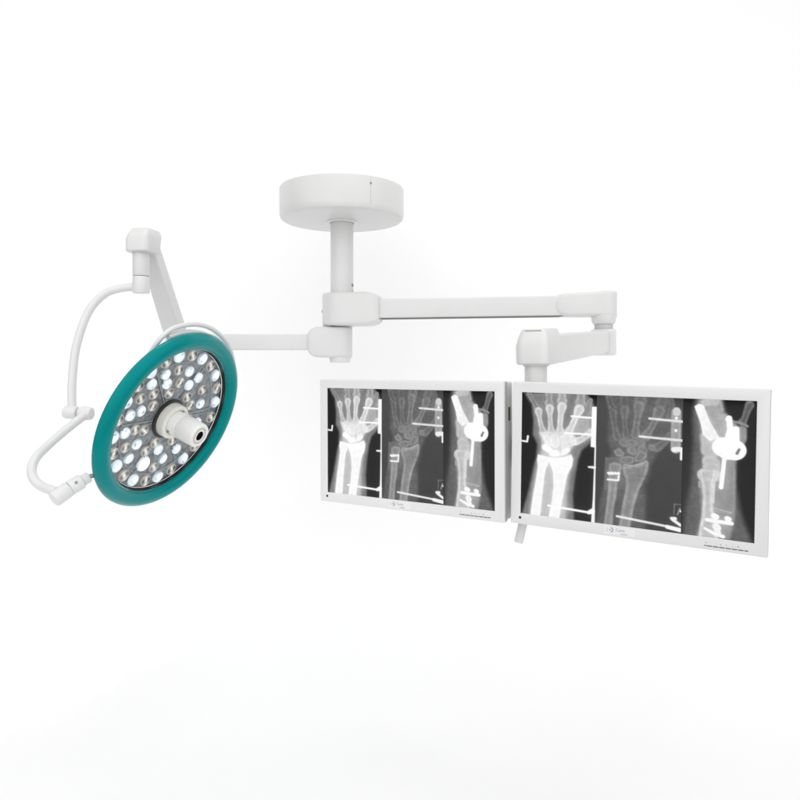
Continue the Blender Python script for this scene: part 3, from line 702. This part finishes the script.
def xray_tones():
    """grey values of the three wrist radiographs, worked out on a grid from bone outlines"""
    u = np.linspace(0, AS, NW)[None, :].repeat(NH, 0)
    v = np.linspace(0, 1, NH)[:, None].repeat(NW, 1)
    rng = np.random.default_rng(3)

    def noise(cells):
        g = rng.random((cells + 2, int(cells * AS) + 2))
        yy = v * cells; xx = u * cells
        i = yy.astype(int); j = xx.astype(int); fy = yy - i; fx = xx - j
        fy = fy * fy * (3 - 2 * fy); fx = fx * fx * (3 - 2 * fx)
        return (g[i, j] * (1 - fy) * (1 - fx) + g[i + 1, j] * fy * (1 - fx) + g[i, j + 1] * (1 - fy) * fx + g[i + 1, j + 1] * fy * fx)
    tex = noise(9) * .35 + noise(24) * .3 + noise(60) * .35 - .5
    fine = noise(150) * .6 + noise(90) * .4 - .5
    img = np.full((NH, NW), 0.2)
    p1, p2 = 0.355 * AS, 0.720 * AS
    top = np.exp(-(v / 0.035) ** 2)
    bg = {1: 0.150 + 0.03 * (u / p1) + 0.03 * v - .11 * top, 2: 0.285 + 0.03 * (1 - v) - .05 * top, 3: 0.19 + 0.09 * np.exp(-((u - p2 - .04) / .10) ** 2) * v - .08 * top}
    mask = {1: u < p1, 2: (u >= p1) & (u < p2), 3: u >= p2}
    sm = lambda x: np.clip(x, 0, 1) ** 2 * (3 - 2 * np.clip(x, 0, 1))
    lay = {k: b_.copy() for k, b_ in bg.items()}
    for f in XF:
        L = lay[f[1]]
        if f[0] == 'B':
            pts, val, core, soft = f[2], f[3], f[4], f[5]
            d = np.full((NH, NW), 9.0); rr = np.zeros((NH, NW))
            for (x0, y0, r0), (x1, y1, r1) in zip(pts, pts[1:]):
                dx, dy = x1 - x0, y1 - y0; l2 = dx * dx + dy * dy + 1e-12
                t = np.clip(((u - x0) * dx + (v - y0) * dy) / l2, 0, 1)
                ts = t * t * (3 - 2 * t) if len(pts) > 2 else t
                r = r0 + (r1 - r0) * ts
                dd = np.hypot(u - x0 - t * dx, v - y0 - t * dy) - r
                rr = np.where(dd < d, r, rr); d = np.minimum(d, dd)
            s = max(soft, 0.004)
            al = sm((s * 0.5 - d) / s)
            cort = np.exp(-((d + 0.30 * rr + 0.001) / (0.26 * rr + 0.002)) ** 2)      # dense rim, spongier middle
            tone = core + (val - core) * cort * (0.72 + tex * 0.6)
            if val < 0.97 or core < .97: tone = tone + (tex * 0.10 + fine * 0.06) * (1 if core < .9 else .5)
            L[:] = L * (1 - al) + np.maximum(tone, L * (0.96 if core > .5 or val > .5 else 0)) * al
        else:
            rim = f[5] if f[0] == 'Q' else 0
            P = f[2]; n = len(P); inside = np.zeros((NH, NW), bool); d = np.full((NH, NW), 9.0)
            for i in range(n):
                (x0, y0), (x1, y1) = P[i], P[(i + 1) % n]
                c = ((y0 > v) != (y1 > v)) & (u < (x1 - x0) * (v - y0) / ((y1 - y0) or 1e-9) + x0); inside ^= c
                dx, dy = x1 - x0, y1 - y0; t = np.clip(((u - x0) * dx + (v - y0) * dy) / (dx * dx + dy * dy + 1e-12), 0, 1)
                d = np.minimum(d, np.hypot(u - x0 - t * dx, v - y0 - t * dy))
            d = np.where(inside, -d, d)
            if rim:
                d = d - f[7]
                al = sm((f[6] * 0.5 - d) / f[6])
                tn = f[4] + (f[3] - f[4]) * np.exp(-((d + rim * .45) / (rim * .4)) ** 2) * (1 + tex * .4) + (tex + fine * .5) * (0.11 if f[4] < .95 else .07)
                L[:] = L * (1 - al) + np.maximum(tn, L * 0.97) * al
                continue
            al = sm((f[4] * 0.5 - d) / f[4])
            L[:] = L * (1 - al) + (f[3] + tex * 0.10 + fine * .03) * al
    for k in lay:
        for _ in range(1):
            for ax_ in (0, 1):
                q = lay[k]; lay[k] = (np.roll(q, 1, ax_) + q + np.roll(q, -1, ax_)) / 3
    # scatter glow round dense bone
    for k, amt in ((1, .42), (2, .25), (3, .30)):
        q = lay[k].copy()
        for rr_ in (6, 6, 10):
            for ax_ in (0, 1):
                q = sum(np.roll(q, j, ax_) for j in range(-rr_, rr_ + 1, 2)) / len(range(-rr_, rr_ + 1, 2))
        lay[k] = lay[k] + amt * np.clip(q - lay[k], 0, 1) * np.clip(lay[k] * 2.2 - 0.15, 0, 1)
    for k in lay: img = np.where(mask[k], lay[k], img)
    img = img - 0.035 * np.clip(1 - img / .45, 0, 1)
    img = img + tex * 0.02
    img = np.where(np.abs(u - p2) < 0.0025, 0.19, img)
    return np.clip(img, 0.05, 1.0)


tone = xray_tones()
MWID, MHGT, MX, MT, MB_ = 0.556, 0.345, 0.0247, 0.0247, 0.0264
SU0, SU1, SV0, SV1 = -MWID / 2 + MX, MWID / 2 - MX, MHGT / 2 - MT, -MHGT / 2 + MB_


def screen_mesh():
    xs = np.linspace(SU0, SU1, NW); zs = np.linspace(SV0, SV1, NH)
    co = np.zeros((NH, NW, 3)); co[..., 0] = xs[None]; co[..., 2] = zs[:, None]; co[..., 1] = 0.0035
    idx = np.arange(NH * NW).reshape(NH, NW)
    fc = np.stack([idx[:-1, :-1], idx[1:, :-1], idx[1:, 1:], idx[:-1, 1:]], -1).reshape(-1, 4)
    me = bpy.data.meshes.new('screen')
    me.vertices.add(NH * NW); me.vertices.foreach_set('co', co.ravel())
    me.loops.add(fc.size); me.loops.foreach_set('vertex_index', fc.ravel().astype(np.int32))
    me.polygons.add(len(fc)); me.polygons.foreach_set('loop_start', np.arange(0, fc.size, 4, dtype=np.int32))
    me.update(calc_edges=True)
    at = me.color_attributes.new('tone', 'FLOAT_COLOR', 'POINT')
    lin = np.where(tone <= 0.04045, tone / 12.92, ((tone + 0.055) / 1.055) ** 2.4)
    rgba = np.ones((NH, NW, 4)); rgba[..., :3] = lin[..., None]
    at.data.foreach_set('color', rgba.ravel().astype(np.float32))
    me.materials.append(M['xray'])
    return me


def frame_bm(y0, y1, bev):
    """picture-frame bezel with a bevelled outer and inner edge"""
    bm = B()
    def ring(hx, hz, cx, cz, y): return [bm.verts.new((cx + sx * hx, y, cz + sz * hz)) for sx, sz in ((-1, -1), (1, -1), (1, 1), (-1, 1))]
    icx, icz = 0, (SV0 + SV1) / 2; ihx, ihz = (SU1 - SU0) / 2, (SV0 - SV1) / 2
    rs = [ring(ihx, ihz, icx, icz, y0 + 0.0045), ring(ihx, ihz, icx, icz, y0 + 0.0008), ring(ihx + 0.0008, ihz + 0.0008, icx, icz, y0)]
    rs += [ring(MWID / 2 - bev, MHGT / 2 - bev, 0, 0, y0), ring(MWID / 2 - bev * .3, MHGT / 2 - bev * .3, 0, 0, y0 + bev * .3), ring(MWID / 2, MHGT / 2, 0, 0, y0 + bev), ring(MWID / 2, MHGT / 2, 0, 0, y1 - .003), ring(MWID / 2 - .003, MHGT / 2 - .003, 0, 0, y1)]
    rs += [ring(ihx, ihz, icx, icz, y1)]
    for a, b_ in zip(rs, rs[1:]):
        for k in range(4): bm.faces.new((a[k], a[(k + 1) % 4], b_[(k + 1) % 4], b_[k]))
    return bm


def text_obj(body, size, loc, parent, mat, name):
    cu = bpy.data.curves.new(name, 'FONT'); cu.body = body; cu.size = size; cu.extrude = 0.0001; cu.align_x = 'LEFT'
    o = bpy.data.objects.new(name, cu); COL.objects.link(o)
    dg = bpy.context.evaluated_depsgraph_get(); me = bpy.data.meshes.new_from_object(o.evaluated_get(dg))
    bpy.data.objects.remove(o); me.materials.clear(); me.materials.append(mat)
    me.transform(Matrix.Translation(loc) @ Matrix.Rotation(math.pi / 2, 4, 'X'))
    t = bpy.data.objects.new(name, me); COL.objects.link(t); t.parent = parent
    return t


def make_monitor(label):
    t = empty('flat_monitor', (0, 0, 0), label, 'monitor', 'pair of flat monitors side by side')
    bz = build('bezel', frame_bm(0.0, 0.021, 0.003), M['bezel'], t, 30, True)
    o = bpy.data.objects.new('screen', screen_mesh()); COL.objects.link(o); o.parent = t
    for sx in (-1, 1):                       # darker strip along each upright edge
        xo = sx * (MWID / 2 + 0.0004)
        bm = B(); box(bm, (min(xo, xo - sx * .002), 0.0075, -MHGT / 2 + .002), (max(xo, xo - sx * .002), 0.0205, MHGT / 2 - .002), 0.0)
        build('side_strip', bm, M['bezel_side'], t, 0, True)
    bm = B(); box(bm, (-MWID / 2 + .001, 0.0215, -MHGT / 2 + .001), (MWID / 2 - .001, 0.062, MHGT / 2 - .001), 0.006)
    sh = build('rear_shell', bm, M['white'], t, 30, True)
    bm = B(); box(bm, (-0.06, 0.062, -0.06), (0.06, 0.072, 0.06), 0.003)
    build('mount_plate', bm, M['grey'], t, 30, True)
    zb = -MHGT / 2 + MB_ / 2
    # light sensor
    bm = B(); cyl(bm, Vector((-0.2535, -0.0008, zb + 0.003)), Vector((-0.2535, 0.001, zb + 0.003)), 0.0033, 0.0004, 24)
    build('sensor', bm, M['black'], bz, 40, True)
    # maker's label: film, round emblem, word and small line below
    bm = B(); box(bm, (-0.052, -0.0004, zb - 0.0075), (0.016, 0.0005, zb + 0.0105), 0.0)
    lb = build('maker_label', bm, M['sticker'], bz, 0, True)
    bm = B()
    ex, ez = -0.037, zb + 0.0025
    n = 24; oc = []; ic = []
    for k in range(n + 1):
        a = math.radians(-95 + 190 * k / n)
        oc.append(bm.verts.new((ex + 0.0060 * math.cos(a), -0.0007, ez + 0.0060 * math.sin(a))))
        ic.append(bm.verts.new((ex - 0.0006 + 0.0037 * math.cos(a), -0.0007, ez + 0.0041 * math.sin(a))))
    for k in range(n): bm.faces.new((oc[k], oc[k + 1], ic[k + 1], ic[k]))
    dc = [bm.verts.new((ex - 0.0018 + 0.0019 * math.cos(2 * math.pi * k / 16), -0.0007, ez + 0.0019 * math.sin(2 * math.pi * k / 16))) for k in range(16)]
    bm.faces.new(dc)
    oc = []; ic = []
    for k in range(n + 1):
        a = math.radians(125 + 110 * k / n)
        oc.append(bm.verts.new((ex - 0.0030 + 0.0060 * math.cos(a), -0.0007, ez + 0.0060 * math.sin(a))))
        ic.append(bm.verts.new((ex - 0.0030 + 0.0053 * math.cos(a), -0.0007, ez + 0.0053 * math.sin(a))))
    for k in range(n): bm.faces.new((oc[k], oc[k + 1], ic[k + 1], ic[k]))
    build('emblem', bm, M['print'], lb, 0, True)
    text_obj('Canis', 0.0092, Vector((-0.0265, -0.0006, zb + 0.0008)), lb, M['print'], 'wordmark')
    text_obj('medical', 0.0050, Vector((-0.0155, -0.0006, zb - 0.0058)), lb, M['print'], 'wordmark')
    # button strip with its tiny symbols
    bm = B()
    z0 = zb - 0.0040
    segs = [(0.158, 0.1625), (0.163, 0.1745), (0.175, 0.1865), (0.187, 0.1985), (0.199, 0.2105), (0.211, 0.2225), (0.223, 0.2345), (0.235, 0.243)]
    for a, b_ in segs: box(bm, (a + .0006, -0.0006, z0 - 0.0011), (b_ - .0006, 0.001, z0 + 0.0008), 0.0)
    build('button_strip', bm, M['dark'], bz, 0, True)
    for cx, s in ((0.162, .0012), (0.191, .0013), (0.2015, .0011), (0.2125, .0008), (0.2235, .0016)):
        bm = B(); cc = [bm.verts.new((cx + s * math.cos(math.pi * k / 4), -0.0005, z0 + 0.0062 + s * math.sin(math.pi * k / 4))) for k in range(8)]
        bm.faces.new(cc)
        build('button_symbol', bm, M['print'], bz, 0, True)
    return t


def copy_tree(o, parent=None):
    c = o.copy(); COL.objects.link(c)
    if parent is not None: c.parent = parent
    for ch in list(o.children): copy_tree(ch, c)
    return c


mon = make_monitor('right-hand flat monitor, the nearer one, showing three wrist radiographs in a white frame')
mon2 = copy_tree(mon)
mon2['label'] = 'left-hand flat monitor, the farther one nearest the lamp, showing three wrist radiographs'
for o, loc, (yw, pt, rl) in ((mon2, W(0.0130, 1.8299, -0.2091), (-0.5311, 0.0080, 0.0010)), (mon, W(0.5122, 1.5555, -0.2148), (-0.5246, 0.0118, 0.0184))):
    mt = Matrix.Rotation(yw, 4, 'Z') @ Matrix.Rotation(pt, 4, 'X') @ Matrix.Rotation(rl, 4, 'Y')
    o.matrix_basis = Matrix.Translation(loc) @ mt
# socket on the right-hand edge of the farther monitor
sh2 = [c for c in mon2.children if c.name.startswith('rear_shell')][0]
bm = B(); box(bm, (MWID / 2 - .004, 0.032, 0.075), (MWID / 2 + .0004, 0.043, 0.108), 0.0)
pr = build('side_socket', bm, M['black'], sh2, 0, True)
bm = B(); box(bm, (MWID / 2 - .002, 0.0355, 0.079), (MWID / 2 + .0012, 0.0400, 0.104), 0.0)
build('socket_insert', bm, M['port'], pr, 0, True)
# bracket behind the pair, part of the arm that carries them
dr = Vector((math.cos(-0.528), math.sin(-0.528), 0)); db = Vector((-dr.y, dr.x, 0))
ca = W(0.0130, 1.8299, -0.2091) + db * 0.086; cb = W(0.5122, 1.5555, -0.2148) + db * 0.086
bm = loft(B(), ca - dr * 0.06, cb - ca, [(0, 0.012, -0.03, 0.03, 0.004), ((cb - ca).length + 0.12, 0.012, -0.03, 0.03, 0.004)])
br = build('bracket', bm, M['white'], marm)
bm = B(); cyl(bm, W(KX, KY, -0.19), W(KX, KY, -0.26), 0.034, 0.004, 40)
build('bracket_boss', bm, M['white'], br)
hb = W(KX, KY, -0.235)
bm = B(); tube(bm, [hb, W(0.335, 1.775, -0.31), W(0.312, 1.75, -0.395)], 0.009, 20)
build('handle_stem', bm, M['grey'], br)
bm = B(); cyl(bm, W(0.3125, 1.75, -0.385), W(0.2975, 1.745, -0.4425), 0.0112, 0.002, 32)
build('handle', bm, M['shade'], marm)

# ------------------------------------------------------------------ light and camera
w = bpy.data.worlds.new('World'); scene.world = w; w.use_nodes = True
nt = w.node_tree; bgn = nt.nodes['Background']
tc = nt.nodes.new('ShaderNodeTexCoord'); dt = nt.nodes.new('ShaderNodeVectorMath'); dt.operation = 'DOT_PRODUCT'
dt.inputs[1].default_value = Vector((0.08, -0.79, 0.58)).normalized()
mr = nt.nodes.new('ShaderNodeMapRange'); mr.interpolation_type = 'SMOOTHSTEP'
mr.inputs['From Min'].default_value = -0.15; mr.inputs['From Max'].default_value = 0.85
mr.inputs['To Min'].default_value = 0.14; mr.inputs['To Max'].default_value = 1.55
nt.links.new(tc.outputs['Generated'], dt.inputs[0]); nt.links.new(dt.outputs['Value'], mr.inputs['Value'])
cb = nt.nodes.new('ShaderNodeCombineColor')
for k in range(3): nt.links.new(mr.outputs['Result'], cb.inputs[k])
nt.links.new(cb.outputs['Color'], bgn.inputs['Color'])
bgn.inputs['Strength'].default_value = 0.905


def area(name, loc, aim, sx, sy, power):
    l = bpy.data.lights.new(name, 'AREA'); l.shape = 'RECTANGLE'; l.size = sx; l.size_y = sy; l.energy = power
    o = bpy.data.objects.new(name, l); COL.objects.link(o); o.location = loc
    o.rotation_euler = (Vector(aim) - Vector(loc)).to_track_quat('-Z', 'Y').to_euler()
    return o


area('key_softbox', W(-1.5, -1.3, 1.4), W(0.0, 2.2, 0.0), 3.0, 2.4, 10)
area('overhead_softbox', W(-0.1, 1.75, 3.7), W(-0.1, 1.95, -1.1), 1.3, 1.1, 12)

cam = bpy.data.cameras.new('camera'); co = bpy.data.objects.new('camera', cam); COL.objects.link(co)
co.location = W(0, 0, 0); co.rotation_euler = (math.pi / 2, 0, 0)
cam.sensor_width = 36; cam.lens = 694.72 / 800 * 36; cam.shift_y = -33.68 / 800
cam.clip_start = 0.05; cam.clip_end = 100
scene.camera = co
scene.render.engine = 'CYCLES'
scene.cycles.use_denoising = True
scene.cycles.max_bounces = 10
scene.cycles.transparent_max_bounces = 16
scene.view_settings.view_transform = 'Standard'; scene.view_settings.look = 'None'
scene.view_settings.exposure = 0; scene.view_settings.gamma = 1
